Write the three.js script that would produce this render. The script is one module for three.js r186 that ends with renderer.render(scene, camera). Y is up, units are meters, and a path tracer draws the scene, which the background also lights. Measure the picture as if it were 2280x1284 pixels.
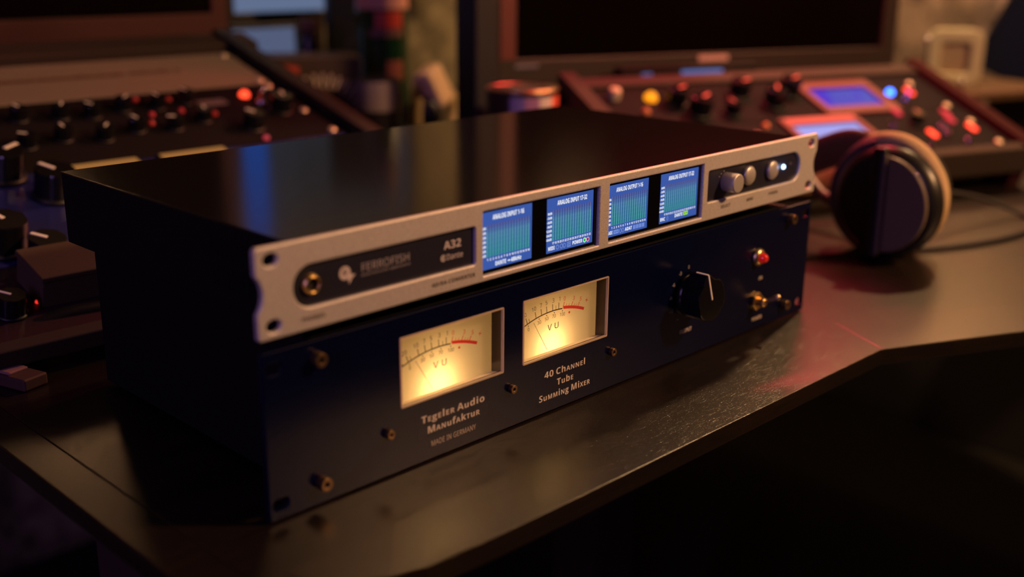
import * as THREE from 'three';
import { RoundedBoxGeometry } from 'three/addons/geometries/RoundedBoxGeometry.js';
import { mergeGeometries } from 'three/addons/utils/BufferGeometryUtils.js';
import { RectAreaLightUniformsLib } from 'three/addons/lights/RectAreaLightUniformsLib.js';

RectAreaLightUniformsLib.init();
const scene = new THREE.Scene();
scene.background = new THREE.Color(0x000000);

// ------------------------------------------------------------------ camera
const camera = new THREE.PerspectiveCamera(28.895, 2280 / 1284, 0.05, 20);
camera.rotation.order = 'YXZ';
camera.position.set(-0.5024, 0.2639, 0.4178);
camera.rotation.set(-0.2927, -0.7930, 0.0087);
camera.focus = 0.672;
camera.userData.fStop = 3.3;
camera.updateProjectionMatrix();

const renderer = new THREE.WebGLRenderer({ antialias: true });
renderer.toneMapping = THREE.LinearToneMapping;
renderer.toneMappingExposure = 1.0;
renderer.shadowMap.enabled = true;

// ------------------------------------------------------------------ lights of the room (their fittings are built below)
const KEY = { at: [0.70, 0.90, 0.90], to: [0.05, 0.08, 0.0], color: [1.0, 0.50, 0.22], power: 385, size: 0.13 };
const SIDE = { at: [1.60, 0.62, -0.45], color: [1.0, 0.55, 0.26], power: 0.25 };
const BACK = { at: [1.16, 0.92, -0.215], color: [1.0, 0.56, 0.25], power: 2.8 };
const RED = { at: [0.695, 0.515, -0.375], to: [0.643, 0.095, -0.236], color: [1.0, 0.05, 0.08], power: 100, w: 0.4, h: 0.03 };
const VIOLET = { at: [-1.40, 0.55, 0.35], to: [-0.2, 0.1, 0.0], color: [0.55, 0.30, 1.0], power: 24, w: 0.06, h: 0.7 };
const METER = { color: [1.0, 0.58, 0.21], power: 0.0025 };

function area(name, L, w, h) {
  const l = new THREE.RectAreaLight(new THREE.Color().setRGB(...L.color), L.power, w, h);
  l.name = name; l.position.set(...L.at); l.lookAt(...L.to); scene.add(l); return l;
}
area('key_area', KEY, KEY.size, KEY.size);
area('red_area', RED, RED.w, RED.h);
area('violet_area', VIOLET, VIOLET.w, VIOLET.h);

// ------------------------------------------------------------------ helpers
let seed = 7;
const rnd = () => { seed = (seed * 1664525 + 1013904223) >>> 0; return seed / 4294967296; };
const rr = (a, b) => a + (b - a) * rnd();
const MM = 0.001, V2 = (x, y) => new THREE.Vector2(x, y), V3 = (x, y, z) => new THREE.Vector3(x, y, z);
const used = new Map();
function numbered(n) { const k = used.get(n) ?? 0; used.set(n, k + 1); return k ? `${n}_${String(k).padStart(3, '0')}` : n; }
function shade(o) { o.castShadow = true; o.receiveShadow = true; return o; }
function part(name, geometry, material, parent, at, rot) {
  const m = shade(new THREE.Mesh(geometry, material));
  m.name = name; parent.add(m);
  if (at) m.position.set(...at);
  if (rot) m.rotation.set(...rot);
  return m;
}
function group(name, parent, at, rot) {
  const o = new THREE.Group(); o.name = name; parent.add(o);
  if (at) o.position.set(...at);
  if (rot) o.rotation.set(...rot);
  return o;
}
function tag(o, label, category, grp) { o.userData.label = label; o.userData.category = category; if (grp) o.userData.group = grp; return o; }
function thing(name, label, category, at = [0, 0, 0], turn = 0, grp) {
  const o = group(numbered(name), scene, at); o.rotation.y = turn;
  return tag(o, label, category, grp);
}
function struct(name, geometry, material, at, rot) { const m = part(name, geometry, material, scene, at, rot); m.userData.kind = 'structure'; return m; }
const std = (rgb, roughness, metalness = 0, more = {}) => new THREE.MeshPhysicalMaterial({ color: new THREE.Color().setRGB(...rgb), roughness, metalness, ...more });
const glow = (rgb, k = 1, base = [0.02, 0.02, 0.02]) => new THREE.MeshPhysicalMaterial({ color: new THREE.Color().setRGB(...base), roughness: 0.5, specularIntensity: 0.4, emissive: new THREE.Color().setRGB(...rgb), emissiveIntensity: k });
const box = (w, h, d, r = 0.001, s = 2) => new RoundedBoxGeometry(w, h, d, s, Math.min(r, w / 2.01, h / 2.01, d / 2.01));
const lathe = (pts, seg = 48) => new THREE.LatheGeometry(pts.map(([x, y]) => V2(x, y)), seg);
const facing = (g) => g.rotateX(Math.PI / 2);                       // a lathe about y turned to point along +z
const tube = (pts, r, seg = 60, rs = 12) => new THREE.TubeGeometry(new THREE.CatmullRomCurve3(pts.map((p) => V3(...p))), seg, r, rs, false);
function roundRect(s, x0, y0, x1, y1, rl, rright = rl) {
  s.moveTo(x0 + rl, y0); s.lineTo(x1 - rright, y0);
  s.absarc(x1 - rright, y0 + rright, rright, -Math.PI / 2, 0, false); s.lineTo(x1, y1 - rright);
  s.absarc(x1 - rright, y1 - rright, rright, 0, Math.PI / 2, false); s.lineTo(x0 + rl, y1);
  s.absarc(x0 + rl, y1 - rl, rl, Math.PI / 2, Math.PI, false); s.lineTo(x0, y0 + rl);
  s.absarc(x0 + rl, y0 + rl, rl, Math.PI, Math.PI * 1.5, false); return s;
}
function extrude(shape, depth, bevel, front = 0, seg = 2, curve = 10) {   // front face lands on z = front
  const g = new THREE.ExtrudeGeometry(shape, { depth: Math.max(depth - 2 * bevel, 1e-5), bevelEnabled: bevel > 0, bevelSize: bevel, bevelThickness: bevel, bevelOffset: 0, bevelSegments: seg, curveSegments: curve });
  const z = bevel > 0 ? depth - bevel : depth; g.translate(0, 0, front - z); return g;
}
function canvas(w, h, draw) { const c = document.createElement('canvas'); c.width = w; c.height = h; const x = c.getContext('2d'); draw(x, w, h); return c; }
function canvasTexture(c) { const t = new THREE.CanvasTexture(c); t.colorSpace = THREE.SRGBColorSpace; t.anisotropy = 8; t.magFilter = THREE.LinearFilter; return t; }
function dataTexture(w, h, fn) {                                        // fn(x, y) gives 0..1, repeats
  const d = new Uint8Array(w * h * 4);
  for (let y = 0; y < h; y++) for (let x = 0; x < w; x++) { const v = Math.max(0, Math.min(255, fn(x, y) * 255)), i = (y * w + x) * 4; d[i] = d[i + 1] = d[i + 2] = v; d[i + 3] = 255; }
  const t = new THREE.DataTexture(d, w, h); t.magFilter = THREE.LinearFilter; t.wrapS = t.wrapT = THREE.RepeatWrapping; t.needsUpdate = true; return t;
}
function noise2(n) {                                                    // tileable value noise over n cells
  const g = Array.from({ length: n * n }, rnd);
  return (u, v) => {
    const x = ((u % 1) + 1) % 1 * n, y = ((v % 1) + 1) % 1 * n, i = Math.floor(x), j = Math.floor(y), f = x - i, k = y - j;
    const s = f * f * (3 - 2 * f), t = k * k * (3 - 2 * k), at = (a, b) => g[(b % n) * n + (a % n)];
    return (at(i, j) * (1 - s) + at(i + 1, j) * s) * (1 - t) + (at(i, j + 1) * (1 - s) + at(i + 1, j + 1) * s) * t;
  };
}
function scaled(t, size) { const c = t.clone(); c.repeat.set(1 / size[0], 1 / size[1]); c.needsUpdate = true; return c; }
// flat print: a thin sheet of ink in letters, placed on the face it is printed on
function print(parent, text, x, y, z, w, h, draw, rgb = [0.9, 0.9, 0.9], px = 24) {
  const W = Math.min(2048, Math.round(w / MM * px)), H = Math.max(16, Math.round(h / MM * px));
  const c = canvas(W, H, (g) => { g.clearRect(0, 0, W, H); g.fillStyle = '#fff'; g.strokeStyle = '#fff'; draw(g, W, H); });
  const m = new THREE.MeshPhysicalMaterial({ color: new THREE.Color().setRGB(...rgb), roughness: 0.55, map: canvasTexture(c), transparent: true });
  const p = part('printed_text', new THREE.PlaneGeometry(w, h), m, parent, [x, y, z]);
  p.castShadow = false; p.userData.label = `printed lettering ${text}`; return p;
}
const fit = (g, s, cx, base, size, wide, font = 'sans-serif', weight = 'bold') => {
  g.font = `${weight} ${size}px ${font}`; g.textAlign = 'center'; g.textBaseline = 'alphabetic';
  const k = wide / g.measureText(s).width; g.save(); g.translate(cx, base); g.scale(k, 1); g.fillText(s, 0, 0); g.restore();
};

// ------------------------------------------------------------------ shared grain and materials
const n4 = noise2(4), n16 = noise2(16), n64 = noise2(64), n128 = noise2(128);
const speckT = dataTexture(512, 512, () => rnd());                                           // sand-blasted metal
const grainT = dataTexture(512, 512, () => 0.62 + 0.38 * rnd());
const poreT = dataTexture(1024, 1024, () => 1);                                              // long pores along u
{
  const d = poreT.image.data;
  for (let k = 0; k < 1700; k++) {
    const x = Math.floor(rnd() * 1024), y = Math.floor(rnd() * 1024), l = Math.floor(rr(8, 46)), v = rr(0, 140), th = rnd() < 0.4 ? 2 : 1;
    for (let i = 0; i < l; i++) for (let j = 0; j < th; j++) { const q = (((y + j) & 1023) * 1024 + ((x + i) & 1023)) * 4; d[q] = d[q + 1] = d[q + 2] = v; }
  }
}
const dotT = dataTexture(1024, 1024, () => 1);                                               // short dense pores
{
  const d = dotT.image.data;
  for (let k = 0; k < 11000; k++) {
    const x = Math.floor(rnd() * 1024), y = Math.floor(rnd() * 1024), l = Math.floor(rr(2, 8)), v = rr(0, 150), th = rnd() < 0.5 ? 2 : 1;
    for (let i = 0; i < l; i++) for (let j = 0; j < th; j++) { const q = (((y + j) & 1023) * 1024 + ((x + i) & 1023)) * 4; d[q] = d[q + 1] = d[q + 2] = v; }
  }
}
const woodPoreT = dataTexture(1024, 1024, (x, y) => 0.5 * (poreT.image.data[(y * 1024 + x) * 4] + dotT.image.data[(y * 1024 + x) * 4]) / 255);
function woodMap(dark, light, size) {
  const W = 1024, d = new Uint8Array(W * W * 4), pore = poreT.image.data;
  for (let y = 0; y < W; y++) for (let x = 0; x < W; x++) {
    const u = x / W, v = y / W, i = (y * W + x) * 4;
    let k = 0.45 * n16(u * 0.25 + 0.0, v) + 0.3 * n64(u * 0.125, v) + 0.25 * n128(u * 0.25, v);
    k *= 0.72 + 0.28 * pore[i] / 255;
    for (let c = 0; c < 3; c++) d[i + c] = 255 * (dark[c] + (light[c] - dark[c]) * k);
    d[i + 3] = 255;
  }
  const t = new THREE.DataTexture(d, W, W); t.magFilter = THREE.LinearFilter; t.wrapS = t.wrapT = THREE.RepeatWrapping; t.colorSpace = THREE.SRGBColorSpace; t.needsUpdate = true;
  t.repeat.set(1 / size[0], 1 / size[1]); return t;
}
const deskMap = woodMap([0.060, 0.042, 0.030], [0.135, 0.098, 0.070], [0.32, 0.24]);
const bandMap = woodMap([0.064, 0.045, 0.032], [0.138, 0.100, 0.071], [0.26, 0.2]);
const M = {
  deskTop: std([1, 1, 1], 0.32, 0, { ior: 1.7, map: deskMap, bumpMap: scaled(woodPoreT, [0.17, 0.13]), bumpScale: 0.00008 }),
  deskBand: std([1, 1, 1], 0.32, 0, { ior: 1.7, map: bandMap, bumpMap: scaled(dotT, [0.16, 0.11]), bumpScale: 0.00005 }),
  deskEdgeShade: std([0.0045, 0.0036, 0.003], 0.7, 0, { specularIntensity: 0.5, bumpMap: scaled(dotT, [0.06, 0.05]), bumpScale: 0.00003 }),
  rackWood: std([0.026, 0.014, 0.008], 0.8),
  silver: std([0.80, 0.76, 0.75], 0.52, 0.55, { map: scaled(grainT, [0.13, 0.13]), bumpMap: scaled(speckT, [0.10, 0.10]), bumpScale: 0.00006 }),
  knobSilver: std([0.62, 0.59, 0.57], 0.42, 0.6),
  blackPaint: std([0.007, 0.0065, 0.0065], 0.13, 0, { specularIntensity: 0.7 }),
  blackSide: std([0.003, 0.003, 0.003], 0.7, 0, { specularIntensity: 0.4 }),
  inlay: std([0.012, 0.012, 0.026], 0.42),
  blackGlass: std([0.003, 0.003, 0.004], 0.06),
  navy: std([0.0010, 0.0024, 0.0200], 0.24, 0.0, { bumpMap: scaled(dotT, [0.13, 0.12]), bumpScale: 0.000012, specularIntensity: 0.6 }),
  bronze: std([0.22, 0.14, 0.07], 0.38, 0.9),
  gold: std([0.85, 0.58, 0.22], 0.34, 1.0),
  brass: std([0.80, 0.62, 0.32], 0.32, 1.0),
  hole: std([0.002, 0.002, 0.002], 0.8),
  bakelite: std([0.006, 0.006, 0.007], 0.16),
  blackPlastic: std([0.010, 0.010, 0.011], 0.45),
  rubber: std([0.009, 0.009, 0.009], 0.6),
  pointer: std([0.85, 0.80, 0.70], 0.5),
  chrome: std([0.8, 0.8, 0.82], 0.15, 1.0),
  pane: std([1, 1, 1], 0.02, 0, { transmission: 1, thickness: 0, ior: 1.45 }),
  acrylic: std([0.95, 0.80, 0.62], 0.3, 0, { transmission: 0.55, thickness: 0, clearcoat: 1, clearcoatRoughness: 0.1 }),
  meterLitLip: std([0.93, 0.82, 0.62], 0.35),
  meterShadeSide: std([0.045, 0.022, 0.014], 0.06),
  whiteBox: std([0.36, 0.33, 0.28], 0.8),
  needle: std([0.05, 0.03, 0.02], 0.5),
};

// ================================================================== THE ROOM
const wallT = dataTexture(512, 512, (x, y) => { const u = x / 512, v = y / 512; return 0.78 + 0.3 * (n4(u, v) - 0.5) + 0.5 * (n16(u, v) - 0.5) + 0.25 * (n64(u, v) - 0.5); });
wallT.colorSpace = THREE.SRGBColorSpace;
const plaster = std([0.36, 0.31, 0.20], 0.9, 0, { map: scaled(wallT, [0.45, 0.45]) });
const paleWall = std([0.42, 0.32, 0.27], 0.9, 0, { map: scaled(wallT, [0.6, 0.6]) });
const darkWall = std([0.05, 0.045, 0.045], 0.9), floorMat = std([0.006, 0.005, 0.004], 0.9);
function slab(w, h, d) { const g = new THREE.BoxGeometry(w, h, d), p = g.attributes.position, n = g.attributes.normal, uv = g.attributes.uv; for (let i = 0; i < p.count; i++) { if (Math.abs(n.getY(i)) > 0.5) uv.setXY(i, p.getX(i), p.getZ(i)); else if (Math.abs(n.getX(i)) > 0.5) uv.setXY(i, p.getZ(i), p.getY(i)); else uv.setXY(i, p.getX(i), p.getY(i)); } return g; }
struct('floor', slab(3.7, 0.1, 3.7), floorMat, [0.075, -0.79, 0.325]);
struct('ceiling', slab(3.7, 0.1, 3.7), darkWall, [0.075, 1.75, 0.325]);
struct('wall_back', slab(3.7, 2.5, 0.1), plaster, [0.075, 0.48, -1.4]);
struct('wall_front', slab(3.7, 2.5, 0.1), darkWall, [0.075, 0.48, 2.1]);
struct('wall_left', slab(0.1, 2.5, 3.5), darkWall, [-1.675, 0.48, 0.35]);
struct('wall_right', slab(0.1, 2.5, 3.5), paleWall, [1.825, 0.48, 0.35]);
struct('shade_panel_1', slab(0.02, 0.70, 3.4), std([0.008, 0.007, 0.006], 0.9), [1.762, -0.385, 0.35]);  // added dark panel: shade painted over the low part of the wall

// ================================================================== DESK
{
  const t = thing('studio_desk', 'dark brown wooden studio desk with lighter edge bands and a mitred corner', 'desk');
  const flat = (pts, m, name, bevel = 0.0007, top = 0) => {           // points are (x, z) seen from above
    const s = new THREE.Shape(pts.map(([x, z]) => V2(x, -z)));
    const g = extrude(s, 0.012, bevel, 0); g.rotateX(-Math.PI / 2); g.translate(0, top, 0);
    return part(name, g, m, t);
  };
  const c = [0.2045, 0.0854], d = [0.9006, 0.4347], far = [c[0] + d[0] * 1.0, c[1] + d[1] * 1.0];
  const ci = [0.2330, 0.0330], fari = [ci[0] + d[0] * 1.0, ci[1] + d[1] * 1.0];
  flat([[-0.2743, -0.29], [-0.2743, 0.0360], [-0.2612, 0.0405], [-0.2575, 0.0500], [-0.247, 0.063], [-0.231, 0.0742], [-0.212, 0.0800], [-0.175, 0.0822], [-0.116, 0.0832], [c[0] - 0.0004, c[1] - 0.0006], [ci[0], ci[1] - 0.0002], [fari[0], fari[1] - 0.0002], [fari[0] + 0.35, fari[1] - 0.8], [1.5, -1.0], [1.0, -1.3], [-0.2743, -1.3]], M.deskTop, 'desk_panel', 0.0005);
  flat([[ci[0] + 0.0006, ci[1] + 0.0003], [fari[0], fari[1] + 0.0003], far, [c[0] + 0.0004, c[1] - 0.0004]], M.deskBand, 'front_edge_band');
  flat([[-0.2955, -0.29], [-0.2757, -0.29], [-0.2757, 0.0360], [-0.2625, 0.0400], [-0.2590, 0.0495], [-0.270, 0.045], [-0.284, 0.036], [-0.293, 0.022], [-0.2975, 0.006]], M.deskBand, 'side_edge_band');
  const shadeStrip = (pts) => { const n = pts.length, o = pts.map(([x, z], i) => { const [ax, az] = pts[Math.max(i - 1, 0)], [bx, bz] = pts[Math.min(i + 1, n - 1)], l = Math.hypot(bx - ax, bz - az); return [x - (bz - az) / l * 0.0004, z + (bx - ax) / l * 0.0004]; });
    const inn = pts.map(([x, z], i) => [2 * x - o[i][0], 2 * z - o[i][1]]);
    const g = extrude(new THREE.Shape([...o, ...inn.reverse()].map(([x, z]) => V2(x, -z))), 0.0106, 0); g.rotateX(-Math.PI / 2); g.translate(0, -0.0011, 0); return part('edge_shade_strip', g, M.deskEdgeShade, t); };  // dark strip: shade of the unlit edge put into its colour
  shadeStrip([[-0.2955, -0.29], [-0.2975, 0.006], [-0.293, 0.022], [-0.284, 0.036], [-0.270, 0.045], [-0.2590, 0.0495]]);
  shadeStrip([[-0.258, 0.0500], [-0.247, 0.063], [-0.231, 0.0742], [-0.212, 0.0800], [-0.175, 0.0822], [-0.116, 0.0832], [c[0] - 0.0006, c[1] - 0.0006]]);
  shadeStrip([[c[0] + 0.0006, c[1]], far]);
  const leg = box(0.06, 0.727, 0.06, 0.004);
  for (const [x, z] of [[-0.2, -1.1], [-0.2, -0.2], [0.3, -0.25], [1.15, -0.9]]) part('leg', leg, M.rackWood, t, [x, -0.0125 - 0.3635, z]);
  part('apron', box(0.5, 0.10, 0.02, 0.002), M.rackWood, t, [0.05, -0.063, -0.15]);
}

// ================================================================== THE BLUE SUMMING MIXER (2U)
const mixer = thing('summing_mixer', 'dark blue two-unit rack mixer with two lit VU meters, bottom of the stack', 'audio mixer', [0, 0, 0]);
{
  const t = mixer, hw = 0.2413;
  const cs = roundRect(new THREE.Shape(), -0.2125, 0.0035, 0.2125, 0.0870, 0.0008);
  for (const x of [-0.1221, -0.0318]) cs.holes.push(roundRect(new THREE.Path(), x - 0.0392, 0.0320, x + 0.0392, 0.0785, 0.0004));
  part('chassis', mergeGeometries([extrude(cs, 0.0410, 0, -0.0035), box(0.425, 0.0835, 0.180, 0.0008).translate(0, 0.04525, -0.1346)]), M.blackSide, t);
  for (const [x, z] of [[-0.19, -0.03], [0.19, -0.03], [-0.19, -0.2], [0.19, -0.2]]) part('foot', facing(lathe([[0, 0], [0.008, 0], [0.008, 0.0028], [0, 0.0028]], 20)).rotateX(-Math.PI / 2), M.rubber, t, [x, 0.0004, z]);
  const s = roundRect(new THREE.Shape(), -hw + 0.0006, 0.0016, hw - 0.0006, 0.0862, 0.001);
  const holes = [];
  for (const x of [-0.1221, -0.0318]) holes.push(roundRect(new THREE.Path(), x - 0.0376, 0.0362, x + 0.0376, 0.0752, 0.0008));
  for (const x of [-0.2345, 0.2345]) for (const y of [0.0780, 0.0090]) holes.push(roundRect(new THREE.Path(), x - 0.0052, y - 0.0034, x + 0.0052, y + 0.0034, 0.0033));
  s.holes.push(...holes);
  part('front_panel', extrude(s, 0.003, 0.0005), M.navy, t);
  // socket-head screws
  const screwGeo = (r, h, hex) => { const c = new THREE.Shape(); c.absarc(0, 0, r - 0.0004, 0, Math.PI * 2); const p = new THREE.Path(); for (let k = 0; k < 6; k++) { const a = k * Math.PI / 3; k ? p.lineTo(hex * Math.cos(a), hex * Math.sin(a)) : p.moveTo(hex, 0); } p.closePath(); c.holes.push(p); return extrude(c, h, 0.0004, h, 3, 24); };
  const big = screwGeo(0.0036, 0.005, 0.0020), small = screwGeo(0.0026, 0.003, 0.0015), floorBig = new THREE.CircleGeometry(0.0022, 12), floorSmall = new THREE.CircleGeometry(0.0017, 12);
  for (const [x, y, b] of [[-211, 77.5, 1], [-211, 12.5, 1], [211, 77.7, 1], [211, 12.2, 1], [-168.5, 25.1, 0], [-78.5, 25.1, 0], [10.2, 25.1, 0]]) {
    const g = part('screw', b ? big : small, M.bronze, t, [x * MM, y * MM, 0.0001]);
    part('hex_socket', b ? floorBig : floorSmall, M.hole, g, [0, 0, 0.0012]);
  }
  // VU meters
  const dial = canvas(1480, 800, (g, W, H) => {
    const k = 20, X = (x) => W / 2 + x * k, Y = (y) => H / 2 - y * k;   // millimetres from the dial centre
    g.fillStyle = '#f6eeda'; g.fillRect(0, 0, W, H);
    const cx = -2.1, cy = -69, P = (a, r) => [X(cx + r * Math.sin(a * Math.PI / 180)), Y(cy + r * Math.cos(a * Math.PI / 180))];
    const arc = (a0, a1, r, w, col) => { g.strokeStyle = col; g.lineWidth = w * k; g.lineCap = 'butt'; g.beginPath(); for (let a = a0; a <= a1 + 1e-6; a += 0.25) { const p = P(a, r); a === a0 ? g.moveTo(...p) : g.lineTo(...p); } g.stroke(); };
    const tick = (a, r0, r1, w, col) => { g.strokeStyle = col; g.lineWidth = w * k; g.beginPath(); g.moveTo(...P(a - 0.45, r0)); g.lineTo(...P(a + (a > 5 ? 0.15 : -0.6), r1)); g.stroke(); };
    const put = (s, a, r, size, col, w = 'normal') => { const [x, y] = P(a, r); g.save(); g.translate(x, y); g.rotate(a * Math.PI / 180 * 0.75); g.fillStyle = col; g.font = `${w} ${size * k}px sans-serif`; g.textAlign = 'center'; g.textBaseline = 'middle'; g.fillText(s, 0, 0); g.restore(); };
    const K = '#1a0d05', R = '#e0210e';
    arc(-24, 6.4, 73.75, 0.68, K); arc(6.9, 22, 74.3, 1.8, R);
    for (const a of [-17.0, -11.1, -7.4, -3.9, 0, 4.1]) tick(a, 73.8, 77.9, 0.46, K);
    for (const a of [-15.4, 2.2]) tick(a, 73.8, 76.4, 0.3, K);
    for (const a of [7, 12.7, 17.3]) tick(a, 74.2, 77.8, 0.46, R);
    for (const a of [8.8, 10.6, 14.3, 15.8]) tick(a, 74.2, 76.6, 0.3, R);
    for (const [s2, a] of [['20', -18.1], ['10', -12.1], ['7', -7.8], ['5', -4.4], ['3', -0.1], ['1', 4]]) put(s2, a, 80.1, 3.5, K);
    for (const [s2, a] of [['0', 7.1], ['3', 13.1], ['5', 17.8], ['+', 22.1]]) put(s2, a, 79.8, s2 === '+' ? 5.2 : 3.5, R);
    for (const [s2, a] of [['0', -17.5], ['30', -9.9], ['50', -4.7], ['70', 0.5], ['100', 6.6]]) put(s2, a, 70.2, 3.0, K);
    for (const a of [-17.2, -9.7, -4.6, 0.7, 6.4]) { g.fillStyle = K; g.beginPath(); g.arc(...P(a, 72.3), 0.38 * k, 0, 7); g.fill(); }
    g.fillStyle = R; g.beginPath(); g.arc(...P(11.6, 71), 0.75 * k, 0, 7); g.fill();
    g.save(); const [tx, ty] = P(-20.6, 74.6); g.translate(tx, ty); g.fillStyle = K; g.beginPath(); g.moveTo(-12, 10); g.lineTo(14, 12); g.lineTo(0, -16); g.fill(); g.restore();
    g.fillStyle = K; g.textBaseline = 'alphabetic'; for (const [c, a] of [['V', -2.7], ['U', 2.9]]) { const [x, y] = P(a, 62.2); g.save(); g.translate(x, y); g.rotate(0); g.scale(1.25, 1); g.font = `${5.2 * k}px sans-serif`; g.textAlign = 'center'; g.fillText(c, 0, 0); g.restore(); } 
  });
  const dialMat = new THREE.MeshPhysicalMaterial({ map: canvasTexture(dial), roughness: 1, transmission: 0.93, thickness: 0 });
  const D = 0.0085;
  for (const cx of [-0.1221, -0.0318]) {
    const v = group('vu_meter', t, [cx, 0.0555, 0]);
    part('dial', new THREE.PlaneGeometry(0.074, 0.040), dialMat, v, [-0.0005, -0.0005, -D]);
    // four walls of the clear cover: gleam painted pale, dark mirroring painted brown
    const quad = (a, b, c, d) => { const g = new THREE.BufferGeometry(); g.setAttribute('position', new THREE.Float32BufferAttribute([...a, ...b, ...c, ...a, ...c, ...d].flat(), 3)); g.setAttribute('uv', new THREE.Float32BufferAttribute([0, 0, 1, 0, 1, 1, 0, 0, 1, 1, 0, 1], 2)); g.computeVertexNormals(); return g; };
    const w = 0.0371, h0 = -0.0190, h1 = 0.0193, W = 0.0362, H0 = -0.0203, H1 = 0.0193, f = -0.0012;
    part('lower_wall', quad([-w, h0, f], [w, h0, f], [W, H0, -D + 0.0002], [-W, H0, -D + 0.0002]), M.meterLitLip, v);
    part('side_wall', quad([w, h1, f], [W, H1, -D + 0.0002], [W, H0, -D + 0.0002], [w, h0, f]), M.meterShadeSide, v);
    part('side_wall', quad([-w, h0, f], [-W, H0, -D + 0.0002], [-W, H1, -D + 0.0002], [-w, h1, f]), M.meterShadeSide, v);
    part('upper_wall', quad([-w, h1, f], [-W, H1, -D + 0.0002], [W, H1, -D + 0.0002], [w, h1, f]), M.meterShadeSide, v);
    const rim = roundRect(new THREE.Shape(), -w - 0.0001, h0 - 0.0001, w + 0.0001, h1 + 0.0001, 0.0006); rim.holes.push(roundRect(new THREE.Path(), -w + 0.0005, h0 + 0.0005, w - 0.0005, h1 - 0.0005, 0.0003));
    part('clear_rim', extrude(rim, 0.0016, 0.00015, 0.0006), M.acrylic, v);
    part('glass_pane', new THREE.PlaneGeometry(2 * w - 0.0012, h1 - h0 - 0.0012), M.pane, v, [0, (h0 + h1) / 2, -0.0004]);
    // needle, pivot below the dial
    const a = Math.atan2(-20.67 + 9.2, 0.99 + 17.77), len = 0.0225;
    part('needle', box(0.00022, len, 0.0002, 0.00005), M.needle, v, [-0.0152, -0.0085, -D + 0.0016], [0, 0, -a]);
    // lamp house behind the translucent dial
    const house = [[0.076, 0.044, 0.001, 0, 0, -0.0385], [0.076, 0.001, 0.030, 0, 0.0215, -0.0238], [0.076, 0.001, 0.030, 0, -0.0225, -0.0238], [0.001, 0.044, 0.030, -0.0378, 0, -0.0238], [0.001, 0.044, 0.030, 0.0378, 0, -0.0238]];
    const walls = mergeGeometries(house.map(([x, y, z, px, py, pz]) => new THREE.BoxGeometry(x, y, z).translate(px, py, pz)));
    part('lamp_house', walls, M.whiteBox, v);
    const bulb = part('bulb', new THREE.SphereGeometry(0.0022, 16, 12), glow([1.0, 0.6, 0.2], 2), v, [-0.004, -0.0180, -0.0185]);
    bulb.castShadow = false;
    const l = new THREE.PointLight(new THREE.Color().setRGB(...METER.color), METER.power); l.position.set(cx - 0.004, 0.0555 - 0.0180, -0.0185); l.shadow.radius = 0.1; l.castShadow = true; l.name = 'meter_lamp'; scene.add(l);
  }
  // output knob with a pointer nose
  const knob = group('output_knob', t, [0.0886, 0.0461, 0], [0, 0, 18.1 * Math.PI / 180]);
  part('skirt', facing(lathe([[0, 0.0002], [0.0150, 0.0002], [0.0150, 0.0040], [0.0142, 0.0058], [0.0125, 0.0064], [0, 0.0064]], 64)), M.bakelite, knob);
  const ks = new THREE.Shape(); for (let k = 0; k <= 96; k++) { const a = k / 96 * Math.PI * 2, up = Math.max(0, Math.cos(a - Math.PI / 2)), r = 0.0142 + 0.0042 * Math.pow(up, 40) - 0.0009 * Math.pow(Math.abs(Math.sin(3 * (a - Math.PI / 2))), 4); const x = r * Math.cos(a), y = r * Math.sin(a); k ? ks.lineTo(x, y) : ks.moveTo(x, y); }
  part('knob_body', extrude(ks, 0.0138, 0.0007, 0.0200, 3), M.bakelite, knob);
  part('pointer_line', box(0.0011, 0.0185, 0.0004, 0.0001), M.pointer, knob, [0, 0.0095, 0.0201]);
  part('pointer_line', box(0.0011, 0.0004, 0.0095, 0.0001), M.pointer, knob, [0, 0.0191, 0.0152]);
  const marks = [['0', 88.6, 64.7], ['-3', 79.4, 61.9], ['-6', 72.6, 55.4], ['-9', 70.3, 46.7], ['-12', 71.3, 37.4], ['\u221e', 79, 30.2]];
  for (const [s2, x, y] of marks) print(t, s2, x * MM, y * MM, 0.0001, 0.006, 0.004, (g, W, H) => fit(g, s2, W / 2, H * 0.82, H * 0.8, Math.min(W * 0.95, s2.length * W * 0.26), 'sans-serif', 'normal'), [0.42, 0.38, 0.36]);
  const small2 = [0.55, 0.47, 0.42];
  print(t, 'OUTPUT', 0.0887, 0.0204, 0.0001, 0.0145, 0.004, (g, W, H) => fit(g, 'OUTPUT', W / 2, H * 0.85, H * 0.95, W * 0.94), small2);
  print(t, 'ON', 0.1777, 0.0393, 0.0001, 0.006, 0.0035, (g, W, H) => fit(g, 'ON', W / 2, H * 0.88, H, W * 0.8), small2);
  print(t, 'POWER', 0.1767, 0.0092, 0.0001, 0.0135, 0.0035, (g, W, H) => fit(g, 'POWER', W / 2, H * 0.9, H, W * 0.95), small2);
  // mixed-height lettering: capitals drawn small among tall letters
  const mixed = (g, s, cx, base, cap, wide) => {
    const glyphs = [...s].map((ch, i) => { const first = i === 0 || s[i - 1] === ' ', tall = 'lkfdbhio0123456789'.includes(ch), ss = ch === ' ' ? ' ' : (first || tall || ch === 'u' || ch === 'g') ? ch : ch.toUpperCase(); return [ss, first || tall ? cap * 1.36 : ch === 'g' ? cap * 1.25 : ch === 'u' ? cap * 1.2 : cap * 1.0]; });
    let w = 0; for (const [c, z] of glyphs) { g.font = `bold ${z}px sans-serif`; w += g.measureText(c).width + cap * 0.04; }
    g.save(); g.translate(cx, base); g.scale(wide / w, 1); let x = -w / 2; g.textAlign = 'left'; g.textBaseline = 'alphabetic';
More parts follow.
